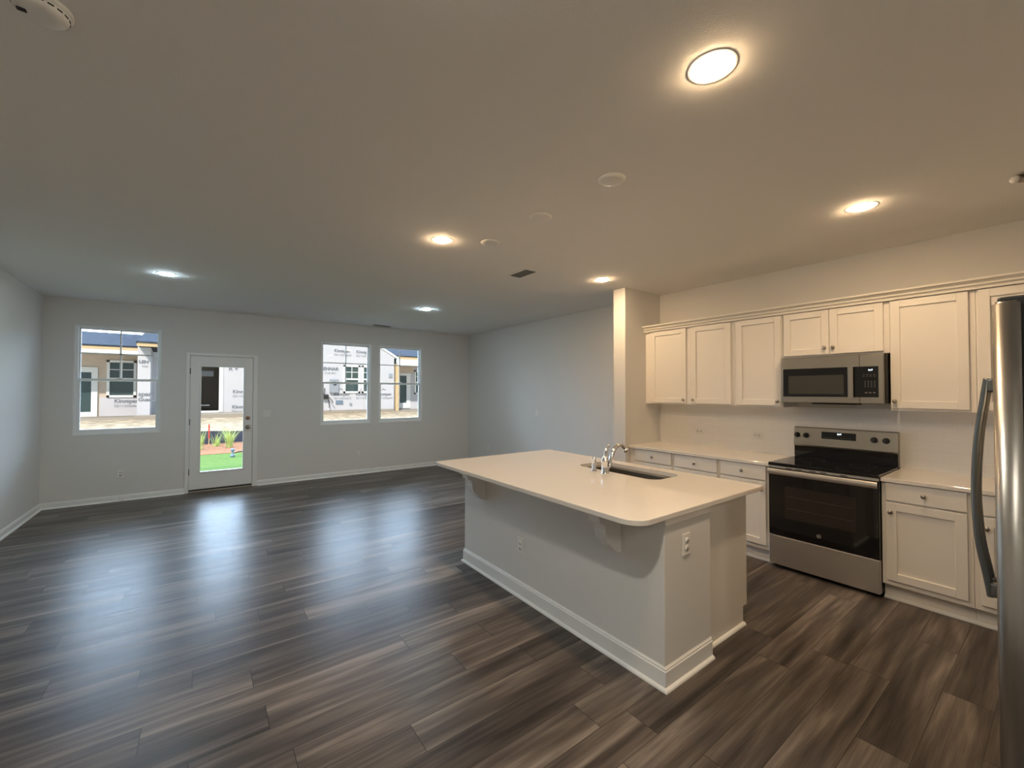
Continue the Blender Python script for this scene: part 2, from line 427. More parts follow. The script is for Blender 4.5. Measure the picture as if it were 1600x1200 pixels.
lathe(bm, [(0, -.004), (.032, -.004), (.032, .004), (.013, .010), (.011, .030), (.020, .038), (.028, .050), (.027, .062), (.016, .070), (0, .071)], (0, 0, 0), 'y', 28)
for v in bm.verts: v.co = Vector((v.co.x+.605, D-.004-v.co.y, v.co.z+.962))
obj('door_knob', bm, M_nickel, slab)
for z in (1.84, 1.07, .315):
    bm = NB(); lathe(bm, [(.007, -.045), (.007, .045)], (DX0-.003, D-.006, z), 'z', 12)
    obj('hinge', bm, M_hinge, slab)
bm = NB(); J = .018
box(bm, (DX0-.02, D-.001, 0), (DX0-.003, D+WT, DZ1+.018)); box(bm, (DX1+.003, D-.001, 0), (DX1+.02, D+WT, DZ1+.018)); box(bm, (DX0-.003, D-.001, DZ1), (DX1+.003, D+WT, DZ1+.018))
box(bm, (DX0-.003, D+.044, .02), (DX0+.010, D+.06, DZ1)); box(bm, (DX1-.010, D+.044, .02), (DX1+.003, D+.06, DZ1)); box(bm, (DX0-.003, D+.044, DZ1-.012), (DX1+.003, D+.06, DZ1))
obj('door_jamb', bm, M_trim, dr)
bm = NB()
box(bm, (DX0-CAS, D-.014, 0), (DX0-.006, D-.0, DZ1+.045), .004); box(bm, (DX1+.006, D-.014, 0), (DX1+CAS+.02, D-.0, DZ1+.045), .004)
box(bm, (DX0-.006, D-.014, DZ1+.005), (DX1+.006, D-.0, DZ1+.045), .004)
obj('door_casing', bm, M_trim, dr)
bm = NB(); box(bm, (DX0-.003, D-.01, 0), (DX1+.003, D+WT+.05, .022), .004)
obj('threshold', bm, M_conc, dr)
bm = NB(); box(bm, (DX0, D-.004, .022), (DX1, D+.04, .045))
obj('door_sweep', bm, M_blackm, dr)

# ------------------------------------------------------------ wall plates (built facing -y at the origin)
def outlet(label, loc, rotz, kind='duplex', group=None):
    t = thing({'duplex': 'wall_outlet', 'switch': 'light_switch', 'switch2': 'light_switch', 'hduplex': 'wall_outlet'}[kind], label,
              'light switch' if 'switch' in kind else 'electrical outlet', loc, rotz, group)
    wd, ht = (.072, .116)
    if kind == 'switch2': wd = .117
    if kind == 'hduplex': wd, ht = .116, .072
    obj('cover_plate', bx((-wd/2, -.006, -ht/2), (wd/2, .0, ht/2), .0035), M_plate, t, local=True)
    if kind in ('duplex', 'hduplex'):
        for s in (-1, 1):
            cx, cz = (0, s*.0195) if kind == 'duplex' else (s*.0195, 0)
            bm = NB(); lathe(bm, [(.0165, -.0085), (.0165, -.004)], (cx, 0, cz), 'y', 20)
            r = obj('receptacle', bm, M_plate, t, local=True)
            bm = NB()
            for k in (-1, 1):
                if kind == 'duplex': box(bm, (cx+k*.006-.0012, -.0092, cz-.001), (cx+k*.006+.0012, -.008, cz+.008))
                else: box(bm, (cx-.001, -.0092, cz+k*.006-.0012), (cx+.008, -.008, cz+k*.006+.0012))
            lathe(bm, [(.0024, -.0092), (.0024, -.008)], (cx, 0, cz-.007) if kind == 'duplex' else (cx-.007, 0, cz), 'y', 10)
            obj('slots', bm, M_slot, r, local=True)
    else:
        for cx in ((-.023, .023) if kind == 'switch2' else (0,)):
            obj('rocker', bx((cx-.0165, -.0095, -.033), (cx+.0165, -.004, .033), .002), M_plate, t, local=True)
    return t
E_ = 0.0005
outlet('white duplex outlet below the window left of the glass door', (-.897, D-E_, .382), 0)
outlet('white duplex outlet below the twin windows on the far wall', (2.35, D-E_, .37), 0)
outlet('white two-gang light switch beside the glass door knob', (.873, D-E_, 1.168), 0, 'switch2')
outlet('white light switch at mid height on the right living room wall', (RX-E_, 5.615, 1.172), R_(-90), 'switch')
outlet('low white outlet on the right living room wall', (RX-E_, 7.137, .378), R_(-90))
outlet('horizontal outlet on the tile backsplash nearer the stub wall', (RX-.0105, 2.635, 1.083), R_(-90), 'hduplex')
outlet('horizontal outlet on the tile backsplash nearer the range', (RX-.0105, 2.0, 1.083), R_(-90), 'hduplex')
cp = obj('cable_cap', bx((-.905, D-.038, .012), (-.85, D-.031, .03), .002), M_plate)
recentre(tag(cp, 'tiny white cap on the baseboard below the left window', 'cable cap'))

# ------------------------------------------------------------ ceiling things
def downlight(x, y, mat, label):
    t = thing('recessed_light', label, 'ceiling light', (x, y, H), 0, 'recessed ceiling lights')
    bm = NB(); lathe(bm, [(.066, -.0003), (.090, -.0003), (.091, -.0008), (.086, -.0014), (.070, -.0018), (.066, -.0016)], (0, 0, 0), 'z', 40)
    obj('trim_ring', bm, M_trim, t, local=True)
    bm = NB(); lathe(bm, [(.0655, -.0012), (.064, -.0045), (.057, -.008), (.042, -.0105), (.025, -.0115), (0, -.012)], (0, 0, 0), 'z', 24)
    obj('lens', bm, mat, t, local=True, label='glowing lens')
    return t
downlight(1.55, .808, M_lampK, 'glowing recessed light nearest the camera, largest in the ceiling')
downlight(3.529, .832, M_lampK, 'glowing recessed light above the aisle in front of the range')
downlight(1.565, 3.069, M_lampK, 'glowing recessed light over the far end of the island overhang')
downlight(3.541, 3.096, M_lampK, 'glowing recessed light closest to the stub wall')
downlight(-.316, 5.723, M_lampL, 'glowing recessed light in front of the left window and door')
downlight(2.70, 5.804, M_lampL, 'glowing recessed light in front of the twin windows')
downlight(.464, .82, M_lampB, 'glowing recessed light over the near floor, just out of frame at the top')
downlight(.25, -1.55, M_lampB, 'unseen recessed light added behind the camera to fill the room')  # assumed lamp, added out of view to brighten the fridge side and walls
for (x, y), lb in zip(((1.905, 1.591), (1.917, 2.241), (1.912, 2.881)), ('nearest of three in a row', 'middle of three in a row', 'farthest of three in a row')):
    bm = NB(); lathe(bm, [(.078, 0), (.078, -.003), (.070, -.010), (.052, -.013), (0, -.014)], (0, 0, 0), 'z', 36)
    o = obj('blank_ceiling_cover', bm, M_plate); o.location = (x, y, H)
    tag(o, 'round white blank ceiling cover over the island, '+lb, 'cover plate', 'blank covers above the island')
t = thing('smoke_detector', 'round white smoke detector in the top left corner', 'smoke detector', (-.43, 1.965, H))
bm = NB(); lathe(bm, [(.074, 0), (.074, -.010), (.070, -.012), (.066, -.014), (.064, -.026), (.054, -.036), (.030, -.040), (0, -.040)], (0, 0, 0), 'z', 40)
obj('housing', bm, M_plate, t, local=True)
bm = NB()
for k in range(18):
    a = 2*math.pi*k/18; r0 = .0655
    q = NB(); box(q, (r0-.004, -.007, -.024), (r0+.0005, .007, -.020)); bmesh.ops.rotate(q, cent=(0, 0, 0), matrix=Matrix.Rotation(a, 3, 'Z'), verts=q.verts[:])
    me = bpy.data.meshes.new('t'); q.to_mesh(me); q.free(); bm.from_mesh(me); bpy.data.meshes.remove(me)
obj('vent_slots', bm, M_dark, t, local=True)
bm = NB(); box(bm, (-.052, -.012, -.038), (-.030, .004, -.0415), .001); obj('sounder_slot', bm, M_dark, t, local=True)

def ceiling_vent(label, x0, x1, y0, y1, nx):
    t = thing('ceiling_vent', label, 'ceiling vent', ((x0+x1)/2, (y0+y1)/2, H))
    bm = NB(); b = .022
    box(bm, (x0, y0, H-.006), (x0+b, y1, H), .002); box(bm, (x1-b, y0, H-.006), (x1, y1, H), .002)
    box(bm, (x0+b, y0, H-.006), (x1-b, y0+b, H), .002); box(bm, (x0+b, y1-b, H-.006), (x1-b, y1, H), .002)
    obj('vent_frame', bm, M_trim, t)
    obj('duct_opening', bx((x0+b, y0+b, H-.001), (x1-b, y1-b, H)), M_dark, t)
    bm = NB()
    if nx:
        k = int((x1-x0-2*b)/.016)
        for i in range(k):
            x = x0+b+(i+.5)*(x1-x0-2*b)/k; prism(bm, [(x-.005, H-.002), (x+.004, H-.009), (x+.005, H-.008), (x-.004, H-.001)], 1, y0+b, y1-b)
    else:
        k = int((y1-y0-2*b)/.016)
        for i in range(k):
            y = y0+b+(i+.5)*(y1-y0-2*b)/k; prism(bm, [(y-.005, H-.002), (y+.004, H-.009), (y+.005, H-.008), (y-.004, H-.001)], 0, x0+b, x1-b)
    obj('louvres', bm, principled('louvre_grey', (.20, .20, .19), .5), t)
ceiling_vent('ceiling air vent with dark louvres beyond the island', 2.595, 2.775, 3.27, 3.59, True)
ceiling_vent('slim ceiling air vent near the twin windows', 2.54, 2.90, 7.68, 7.84, False)
t = thing('ceiling_spotlight', 'small nickel ceiling fixture at the right edge above the wall cabinets', 'ceiling fixture', (3.74, .135, H))
bm = NB(); lathe(bm, [(.050, 0), (.050, -.006), (.030, -.014), (0, -.016)], (0, 0, 0), 'z', 28); obj('canopy', bm, M_nickel, t, local=True)
bm = NB(); tube(bm, [(0, -.03, -.03), (-.005, 0, -.03), (-.025, .03, -.03), (-.038, .045, -.03)], [.020, .020, .018, .016], 16)
obj('arm', bm, M_nickel, t, local=True)
bm = NB(); lathe(bm, [(0, -.022), (.012, -.019), (.020, -.008), (.021, 0), (.018, .010), (.008, .018), (0, .019)], (-.040, .050, -.026), 'z', 20)
obj('end_cap', bm, M_plate, t, local=True, label='pale rounded end cap')

# ------------------------------------------------------------ cabinets along the right wall (faces look towards -x)
UF = RX-.305; UFD = 4.394; BF = RX-.612; BFD = 4.088
def knob(parent, x, y, z):
    bm = NB(); lathe(bm, [(.006, -.002), (.006, .012), (.010, .016), (.0155, .020), (.0155, .025), (.010, .029), (0, .030)], (0, 0, 0), 'x', 20)
    for v in bm.verts: v.co = Vector((x-v.co.x, y+v.co.y, z+v.co.z))
    return obj('knob', bm, M_nickel, parent, label='round brushed nickel knob')
def shaker(name, parent, xf, xb, y0, y1, z0, z1, kn=None, rail=.058):
    bm = NB(); B = .002
    box(bm, (xf, y0, z0), (xb, y0+rail, z1), B, 1); box(bm, (xf, y1-rail, z0), (xb, y1, z1), B, 1)
    box(bm, (xf, y0+rail-.001, z0), (xb, y1-rail+.001, z0+rail), B, 1); box(bm, (xf, y0+rail-.001, z1-rail), (xb, y1-rail+.001, z1), B, 1)
    box(bm, (xf+.012, y0+rail-.004, z0+rail-.004), (xb, y1-rail+.004, z1-rail+.004))
    d = obj(name, bm, M_cab, parent)
    if kn: knob(d, xf, kn[0], kn[1])
    return d
def slabfront(parent, xf, xb, y0, y1, z0, z1):
    d = obj('drawer', bx((xf, y0, z0), (xb, y1, z1), .003, 2), M_cab, parent)
    knob(d, xf, (y0+y1)/2, (z0+z1)/2)
    return d
UG = 'white wall cabinets along the kitchen wall'; BG = 'white base cabinets along the kitchen wall'
def wall_cab(label, y0, y1, z0, doors, ztop=2.2774, zd=None):
    t = thing('wall_cabinet', label, 'wall cabinet', (RX-.15, (y0+y1)/2, z0), 0, UG)
    obj('carcass', bx((UF, y0+.0008, z0), (RX-.001, y1-.0008, ztop), .001, 1), M_cab, t)
    for a, b, kn in doors: shaker('door', t, UFD, UF-.0005, a, b, zd or z0+.017, 2.268, kn)
    return t
UB = 1.3963
wall_cab('white double-door wall cabinet in the corner by the stub wall', 2.092, YS-.001, UB, [(2.617, 3.076, (2.645, 1.452)), (2.118, 2.555, (2.527, 1.452))], zd=1.411)
wall_cab('white single-door wall cabinet left of the microwave', 1.637, 2.092, UB, [(1.650, 2.064, (1.678, 1.452))], zd=1.411)
wall_cab('short white double-door wall cabinet above the microwave', .872, 1.637, 1.857, [(1.2725, 1.627, (1.302, 1.931)), (.909, 1.2685, (1.240, 1.931))], zd=1.873)
wall_cab('tall white single-door wall cabinet right of the microwave', .41, .872, UB, [(.444, .876-.008, (.842, 1.472))], zd=1.415)
wall_cab('white wall cabinet at the right, partly hidden by the refrigerator', NOOK+.005, .41, UB, [(-.06, .398, (-.03, 1.47))], zd=1.415)
# crown moulding
bm = NB(); z = 2.2774
prof = [(RX-.002, z-.012), (UFD-.004, z-.012), (UFD-.004, z-.002), (UFD-.012, z+.004), (UFD-.012, z+.014), (UFD-.020, z+.020), (UFD-.026, z+.032), (UFD-.040, z+.046), (UFD-.044, z+.052), (UFD-.052, z+.054), (UFD-.052, z+.066), (UF, z+.066), (UF, z+.002), (RX-.002, z+.002)]
prism(bm, [p for p in prof[1:13]]+[(UF+.02, z+.002), (UF+.02, z-.0)], 1, NOOK+.005, YS-.001)
bm2 = NB(); prism(bm2, [(UFD-.002, z-.006), (UFD-.014, z-.006), (UFD-.016, z+.008), (UFD-.006, z+.012), (UFD-.010, z+.018), (UFD-.026, z+.022), (UFD-.028, z+.032), (UFD-.018, z+.036), (UFD-.034, z+.050), (UFD-.052, z+.054), (UFD-.054, z+.066), (UF-.002, z+.066), (UF-.002, z+.0008), (UF+.01, z+.0008), (UF+.01, z+.0006), (UFD-.002, z+.0004)], 1, NOOK+.005, YS-.001)
bm.free()
o = obj('crown_moulding', bm2, M_cab); recentre(tag(o, 'stepped white crown moulding along the tops of the wall cabinets', 'crown moulding'))

def base_cab(label, y0, y1, d0, d1, kside, name='base_cabinet', drawer=True):
    t = thing(name, label, 'base cabinet', (RX-.3, (y0+y1)/2, 0), 0, BG)
    bm = NB(); box(bm, (BF, y0+.0008, .118), (RX-.010, y1-.0008, CZ-.031), .001, 1)
    obj('carcass', bm, M_cab, t)
    obj('toe_kick', bx((BF+.06, y0+.0008, 0), (RX-.02, y1-.0008, .118)), M_cab, t)
    slabfront(t, BFD, BF-.0005, d0, d1, .741, .872)
    shaker('door', t, BFD, BF-.0005, d0, d1, .157, .728, ((d1-.028) if kside > 0 else (d0+.030), .660))
    return t
base_cab('white base cabinet beside the stub wall', 2.592, YS-.001, 2.614, 3.073, -1)
base_cab('white base cabinet in the middle behind the island sink', 2.095, 2.592, 2.113, 2.570, 1)
base_cab('white base cabinet left of the range', 1.6365, 2.095, 1.667, 2.076, -1)
base_cab('white base cabinet right of the range', .408, .8725, .434, .845, 1)
base_cab('white base cabinet at the right, partly hidden by the refrigerator handle', NOOK+.005, .408, -.06, .375, 1)
for nm, a, b in (('trim_1', 1.6365, YS), ('trim_2', NOOK, .8725)):
    bm = NB(); prism(bm, [(BF+.059, 0), (BF+.038, 0), (BF+.039, .010), (BF+.046, .018), (BF+.059, .022)], 1, a, b); struct(nm, bm, M_trim)

# countertops and backsplash
CF = RX-.6437
def counter(y0, y1, label):
    o = obj('countertop', bx((CF, y0, CZ-.030), (RX-.009, y1, CZ), .003), M_quartz); recentre(o)
    return tag(o, label, 'countertop', 'quartz countertops')
counter(1.6375, YS-.0005, 'long pale quartz countertop left of the range')
counter(NOOK+.002, .8715, 'pale quartz countertop right of the range')
tl = obj('tile_backsplash', bx((RX-.0085, NOOK, CZ-.05), (RX-.0005, YS-.0005, UB-.0005)), M_tile)
recentre(tag(tl, 'glossy white subway tile backsplash between counters and wall cabinets', 'backsplash'))

# ------------------------------------------------------------ range
RF = 4.062
t = thing('electric_range', 'stainless steel electric range with black glass cooktop and oven door', 'range', (RX-.33, (RY0+RY1)/2, 0))
a, b = RY0+.004, RY1-.004
obj('range_body', bx((RF+.045, a, .03), (RX-.02, b, .895), .002), M_blackm, t)

for yy in (a+.03, b-.03):
    for xx in (RF+.08, RX-.08): obj('levelling_foot', lathe(NB(), [(.016, 0), (.016, .03)], (xx, yy, 0), 'z', 14), M_blackm, t)
ct = obj('cooktop', bx((CF-.016, a-.002, .895), (RX-.085, b+.002, .921), .006, 3), M_black, t, label='glossy black ceramic glass cooktop')
M_burn = principled('burner_print', (.045, .043, .04), .3)
for cx, cy, r in ((CF+.13, a+.19, .105), (CF+.13, b-.19, .085), (CF+.39, a+.19, .085), (CF+.39, b-.19, .105)):
    bm = NB(); n = 48
    for k in range(n):
        t0, t1 = 2*math.pi*k/n, 2*math.pi*(k+1)/n
        bm.faces.new([bm.verts.new((cx+q*math.cos(tt), cy+q*math.sin(tt), .9213)) for q, tt in ((r, t0), (r+.002, t0), (r+.002, t1), (r, t1))])
    bmesh.ops.remove_doubles(bm, verts=bm.verts[:], dist=1e-5)
    obj('burner_ring', bm, M_burn, ct)
od = obj('oven_door', bx((RF, a, .293), (RF+.044, b, .872), .004), M_black, t, label='black glass oven door')
obj('oven_window', bx((RF-.0008, 1.012, .455), (RF+.002, 1.508, .727), .0), M_dkwin, od)
bm = NB(); 
for k in range(2):
    zz = .54+k*.1; tube(bm, [(RF-.0012, 1.03, zz), (RF-.0012, 1.49, zz)], .0012, 6)
obj('oven_rack', bm, principled('rack_behind_glass', (.07, .06, .05), .4), od)
bm = NB(); tube(bm, [(RF-.001, 1.259+.014*math.cos(k*math.pi/12), .362+.014*math.sin(k*math.pi/12)) for k in range(25)], .0016, 6)
letters('emblem_letters', 'GE', .017, M_steel, od, (RF-.0015, 1.2705, .356), (0, -1, 0), (0, 0, 1), .0002)
obj('emblem', bm, M_steel, od, label='small round emblem')
# handle: wide flat bar across the top of the door
bm = NB(); prism(bm, [(RF-.030, .822), (RF-.036, .832), (RF-.038, .846), (RF-.036, .862), (RF-.030, .870), (RF-.020, .870), (RF-.020, .822)], 1, a+.004, b-.004)
for yy in (a+.03, b-.03): box(bm, (RF-.022, yy-.016, .832), (RF+.001, yy+.016, .862), .003)
obj('oven_handle', bm, M_steel, od, label='stainless bar handle')
for c0 in (1.475, 1.40, 1.30, 1.225, 1.09): obj('vent_slot', bx((RF+.0025, c0-.022, .8785), (RF+.006, c0+.022, .8845)), M_dark, t)
obj('front_rail', bx((RF+.004, a, .8735), (RF+.044, b, .8945), .002), M_steel, t)
obj('storage_drawer', bx((RF+.001, a, .034), (RF+.044, b, .287), .004), M_steel, t, label='stainless storage drawer')
# backguard
bm = NB(); prism(bm, [(RX-.085, 1.025), (RX-.090, 1.04), (RX-.072, 1.200), (RX-.062, 1.206), (RX-.012, 1.206), (RX-.012, 1.025)], 1, a, b)
bgd = obj('control_panel', bm, M_dsteel, t, label='stainless control panel')
obj('backguard', bx((RX-.078, a, .9215), (RX-.012, b, 1.0245), .003), M_black, t)
obj('range_back', bx((RX-.0835, a+.01, .897), (RX-.012, b-.01, .921)), M_blackm, t)
def on_guard(z): return RX-.090+(z-1.04)*.018/.16
bm = NB(); prism(bm, [(on_guard(1.11)-.002, 1.110), (on_guard(1.173)-.002, 1.173), (on_guard(1.173)+.004, 1.173), (on_guard(1.11)+.004, 1.110)], 1, 1.153, 1.408)
dsp = obj('display', bm, M_black, bgd)
letters('display_digits', '2:17', .018, M_digit, bgd, (on_guard(1.155)-.0045, 1.288, 1.152), (0, -1, 0), (0, 0, 1), .0004)
for k in range(9): obj('touch_key', bx((on_guard(1.125)-.0032, 1.185+k*.024, 1.122), (on_guard(1.125)-.0022, 1.195+k*.024, 1.126)), M_print, bgd)
for y in (1.605, 1.532, 1.028, .950):
    x = on_guard(1.13); bm = NB(); lathe(bm, [(.0245, 0), (.0245, .006), (.021, .010), (.019, .024), (.016, .027), (0, .027)], (0, 0, 0), 'x', 24)
    for v in bm.verts: v.co = Vector((x-v.co.x, y+v.co.y, 1.13+v.co.z))
    box(bm, (x-.034, y-.004, 1.111), (x-.024, y+.004, 1.149), .002)
    obj('burner_knob', bm, M_blackm, bgd, label='black burner knob')

# ------------------------------------------------------------ microwave
t = thing('microwave', 'stainless over-the-range microwave with black window', 'microwave', (RX-.2, 1.26, 1.445))
MX = 4.318; y0, y1 = .893, 1.622; z0, z1 = 1.447, 1.848
obj('housing', bx((MX+.035, y0-.012, z0+.002), (RX-.010, y1+.012, z1+.004), .003), M_blackm, t)
bm = NB()
md = obj('door_and_fascia', bx((MX, y0, z0), (MX+.034, y1, z1), .006, 3), M_dsteel, t, label='stainless front')
obj('black_glass_front', bx((MX-.0012, .926, 1.500), (MX+.002, 1.603, 1.750), .0), M_black, md)
obj('window_screen', bx((MX-.0022, 1.150, 1.524), (MX+.001, 1.560, 1.687)), M_mwwin, md)
obj('door_seam', bx((MX-.0006, 1.043, z0+.002), (MX+.002, 1.0465, z1-.002)), M_dark, md)
bm = NB(); prism(bm, [(1.081, MX-.026), (1.086, MX-.030), (1.112, MX-.030), (1.117, MX-.026), (1.117, MX-.018), (1.081, MX-.018)], 2, 1.496, 1.748)
for v in bm.verts: v.co = Vector((v.co.y, v.co.x, v.co.z))
bmesh.ops.recalc_face_normals(bm, faces=bm.faces[:])
for zz in (1.51, 1.735): box(bm, (MX-.020, 1.088, zz-.010), (MX-.001, 1.110, zz+.010), .002)
obj('door_handle', bm, M_fsteel, md, label='vertical steel handle')
letters('display_digits', '2:17', .016, M_digit, md, (MX-.003, .988, 1.715), (0, -1, 0), (0, 0, 1), .0004)
keys = [(.945+k*.022, 1.668+r*.013, .012, .003) for r in range(2) for k in range(4)]+[(.945+k*.020, 1.584+r*.014, .008, .005) for r in range(4) for k in range(4)]+[(.945+k*.026, 1.534, .015, .007) for k in range(3)]
for ky, kz, kw, kh in keys: obj('key', bx((MX-.002, ky, kz), (MX-.001, ky+kw, kz+kh)), M_print, md)
bm = NB(); tube(bm, [(MX-.001, 1.325+.012*math.cos(k*math.pi/12), 1.803+.012*math.sin(k*math.pi/12)) for k in range(25)], .0013, 6)
obj('emblem', bm, M_fsteel, md)
bm = NB(); prism(bm, [(MX+.03, z0+.003), (MX+.04, z0-.012), (MX+.2, z0-.014), (MX+.2, z0+.003)], 1, 1.08, 1.39)
obj('underside_vent', bm, M_blackm, t)

# ------------------------------------------------------------ island
BX0, BX1, BX2, BXP = 1.940, 2.396, 2.905, 2.958
BY0, BY1, PBY = 1.280, 3.327, 1.331
IX0, IX1, IY0, IY1 = 1.6935, 3.0687, 1.2620, 3.450
t = thing('kitchen_island', 'white kitchen island with pale overhanging quartz top', 'kitchen island', ((BX0+BX1)/2+.2, 2.3, 0))
def rounded_outline(x0, x1, y0, y1, rs, n=10):
    # corner radii: (x0,y0), (x1,y0), (x1,y1), (x0,y1), counter-clockwise
    out = []
    for (cx, cy, sx_, sy_, st), r in zip(((x0, y0, 1, 1, math.pi), (x1, y0, -1, 1, 1.5*math.pi), (x1, y1, -1, -1, 0), (x0, y1, 1, -1, .5*math.pi)), rs):
        if r <= 0: out.append((cx, cy)); continue
        for k in range(n+1):
            a_ = st+k/n*math.pi/2; out.append((cx+sx_*r+r*math.cos(a_), cy+sy_*r+r*math.sin(a_)))
    return out
SK = (2.604, 2.948, 1.790, 2.575)
def top_with_hole(bm, z0, z1, ch=.003):
    O = rounded_outline(IX0, IX1, IY0, IY1, (.11, .012, .04, .05)); I = rounded_outline(*SK, (.085,)*4)
    def offs(P, d):
        cx = sum(p[0] for p in P)/len(P); cy = sum(p[1] for p in P)/len(P)
        return [(p[0]-d*(1 if p[0] > cx else -1), p[1]-d*(1 if p[1] > cy else -1)) for p in P]
    Oi = offs(O, ch)
    lay = [[bm.verts.new((*p, z)) for p in P] for P, z in ((Oi, z0), (O, z0+ch), (O, z1-ch), (Oi, z1))]
    inn = [[bm.verts.new((*p, z)) for p in I] for z in (z0, z1)]
    n = len(O)
    for A, B in zip(lay, lay[1:]):
        for i in range(n): bm.faces.new((A[i], A[(i+1) % n], B[(i+1) % n], B[i]))
    m_ = len(I)
    for i in range(m_): bm.faces.new((inn[0][(i+1) % m_], inn[0][i], inn[1][i], inn[1][(i+1) % m_]))
    for A, B in ((lay[0], inn[0]), (lay[3], inn[1])):
        ed = []
        for P in (A, B):
            for i in range(len(P)):
                e = bm.edges.get((P[i], P[(i+1) % len(P)])) or bm.edges.new((P[i], P[(i+1) % len(P)])); ed.append(e)
        bmesh.ops.triangle_fill(bm, edges=ed, use_beauty=True)
    bmesh.ops.recalc_face_normals(bm, faces=bm.faces[:])
bm = NB(); top_with_hole(bm, CZ-.030, CZ)
obj('worktop', bm, M_quartz, t, label='pale quartz worktop')
zt = CZ-.0305
obj('knee_wall', bx((BX0, BY0, 0), (BX1, BY1, zt), .002, 1), M_wall, t)
bm = NB()
box(bm, (BX1+.0005, PBY, .118), (BXP, PBY+.019, zt)); box(bm, (BX1+.0005, PBY, 0), (BX2, PBY+.019, .118))
obj('end_panel', bm, M_cab, t)
bm = NB()
box(bm, (BX1+.0005, PBY+.0195, .118), (BX1+.02, BY1, zt)); box(bm, (BXP-.022, PBY+.0195, .118), (BXP, 1.72, zt)); box(bm, (BXP-.022, 2.64, .118), (BXP, BY1, zt)); box(bm, (BXP-.022, 1.72, .118), (BXP, 2.64, .62))
box(bm, (BX1+.02, BY1-.02, .118), (BXP-.022, BY1, zt)); box(bm, (BX1+.02, PBY+.0195, .118), (BXP-.022, BY1-.02, .135)); box(bm, (BX1+.02, PBY+.02, 0), (BX2, BY1, .1178))
obj('cabinet_box', bm, M_cab, t)
# island doors on the aisle side (face +x)
for k, (a_, b_) in enumerate(((1.36, 1.70), (1.73, 2.16), (2.165, 2.60), (2.66, 3.28))):
    bm = NB(); xf, xb = BXP+.0195, BXP+.0005
    if k < 3:
        rail = .058
        box(bm, (xb, a_, .15), (xf, a_+rail, .72)); box(bm, (xb, b_-rail, .15), (xf, b_, .72)); box(bm, (xb, a_+rail, .15), (xf, b_-rail, .15+rail)); box(bm, (xb, a_+rail, .72-rail), (xf, b_-rail, .72)); box(bm, (xb, a_+rail, .2), (xf-.009, b_-rail, .68))
        obj('door', bm, M_cab, t)
    else:
        box(bm, (xb, a_, .12), (xf, b_, .86), .003); obj('door', bm, M_steel, t, label='stainless dishwasher front')
    if k < 3: obj('drawer', bx((xb, a_, .735), (xf, b_, .865), .003), M_cab, t)
# top rail at the end of the knee wall
obj('top_rail', bx((BX0-.004, BY0-.011, zt-.034), (BX1, BY0-.0005, zt), .003), M_cab, t)
def isl_profile(): return base_profile(.011, .118, .015)
pr = isl_profile()
bm = NB()   # mitred baseboard round the knee wall: long side, near end, far end
sweep = [(BX1, BY0, 0, -1, 0), (BX0, BY0, -1, -1, 1), (BX0, BY1, -1, 1, 1), (BX1, BY1, 0, 1, 0)]
rings = []
for cx, cy, ox, oy, _ in sweep: rings.append([bm.verts.new((cx+ox*p[0], cy+oy*p[0], p[1])) for p in pr])
for A, B in zip(rings, rings[1:]):
    for i in range(len(pr)): bm.faces.new((A[i], B[i], B[(i+1) % len(pr)], A[(i+1) % len(pr)]))
bm.faces.new(rings[0]); bm.faces.new(rings[-1][::-1]); bmesh.ops.recalc_face_normals(bm, faces=bm.faces[:])
obj('baseboard', bm, M_trim, t)
bm = NB(); prism(bm, [(PBY-.0005, 0), (PBY-.019, 0), (PBY-.019, .006), (PBY-.014, .014), (PBY-.006, .018), (PBY-.0005, .019)], 0, BX1+.033, BX2+.004)
obj('shoe_moulding', bm, M_trim, t)
def corbel(yc, label):
    w_ = .042; x = BX0; top = zt
    pf = [(x-.001, top), (x-.190, top), (x-.190, top-.030), (x-.180, top-.034), (x-.178, top-.060)]
    for k in range(9): 
        a_ = math.pi/2*k/8; pf.append((x-.178+.048*math.sin(a_)*.9, top-.060-.040*(1-math.cos(a_))))
    pf += [(x-.132, top-.105), (x-.134, top-.125), (x-.128, top-.150), (x-.116, top-.172), (x-.098, top-.190), (x-.080, top-.203), (x-.078, top-.212), (x-.066, top-.222), (x-.058, top-.234), (x-.035, top-.246), (x-.001, top-.252)]
    bm = NB(); prism(bm, pf, 1, yc-w_, yc+w_)
    box(bm, (x-.200, yc-w_-.008, top-.022), (x-.001, yc+w_+.008, top-.0005), .002)
    obj('corbel', bm, M_trim, t, label=label)
corbel(1.60, 'white scrolled corbel near the front corner'); corbel(3.02, 'white scrolled corbel near the far end')
outlet('white outlet low on the long side of the island', (BX0-E_, 2.495, .385), R_(-90))
outlet('white outlet on the near end of the island', (2.140, BY0-E_, .708), 0)

# sink
t = thing('undermount_sink', 'stainless undermount sink set in the island top', 'sink', ((SK[0]+SK[1])/2, (SK[2]+SK[3])/2, .68))
bm = NB(); cyc = []
for sc_, z_ in ((.020, CZ-.0315), (-.006, CZ-.0316), (-.006, CZ-.05), (-.012, .72), (-.040, .690)):
    P = rounded_outline(SK[0]-sc_, SK[1]+sc_, SK[2]-sc_, SK[3]+sc_, (.085+sc_*.6,)*4)
    cyc.append([bm.verts.new((*p, z_)) for p in P])
for A, B in zip(cyc, cyc[1:]):
    for i in range(len(A)): bm.faces.new((A[i], A[(i+1) % len(A)], B[(i+1) % len(B)], B[i])).smooth = True
bm.faces.new(cyc[-1]); 
obj('basin', bm, M_sink, t)
bm = NB(); lathe(bm, [(.045, .690), (.045, .694), (.036, .6945), (.034, .6915), (0, .691)], (2.80, 2.18, 0), 'z', 28)
obj('drain', bm, M_chrome, t)

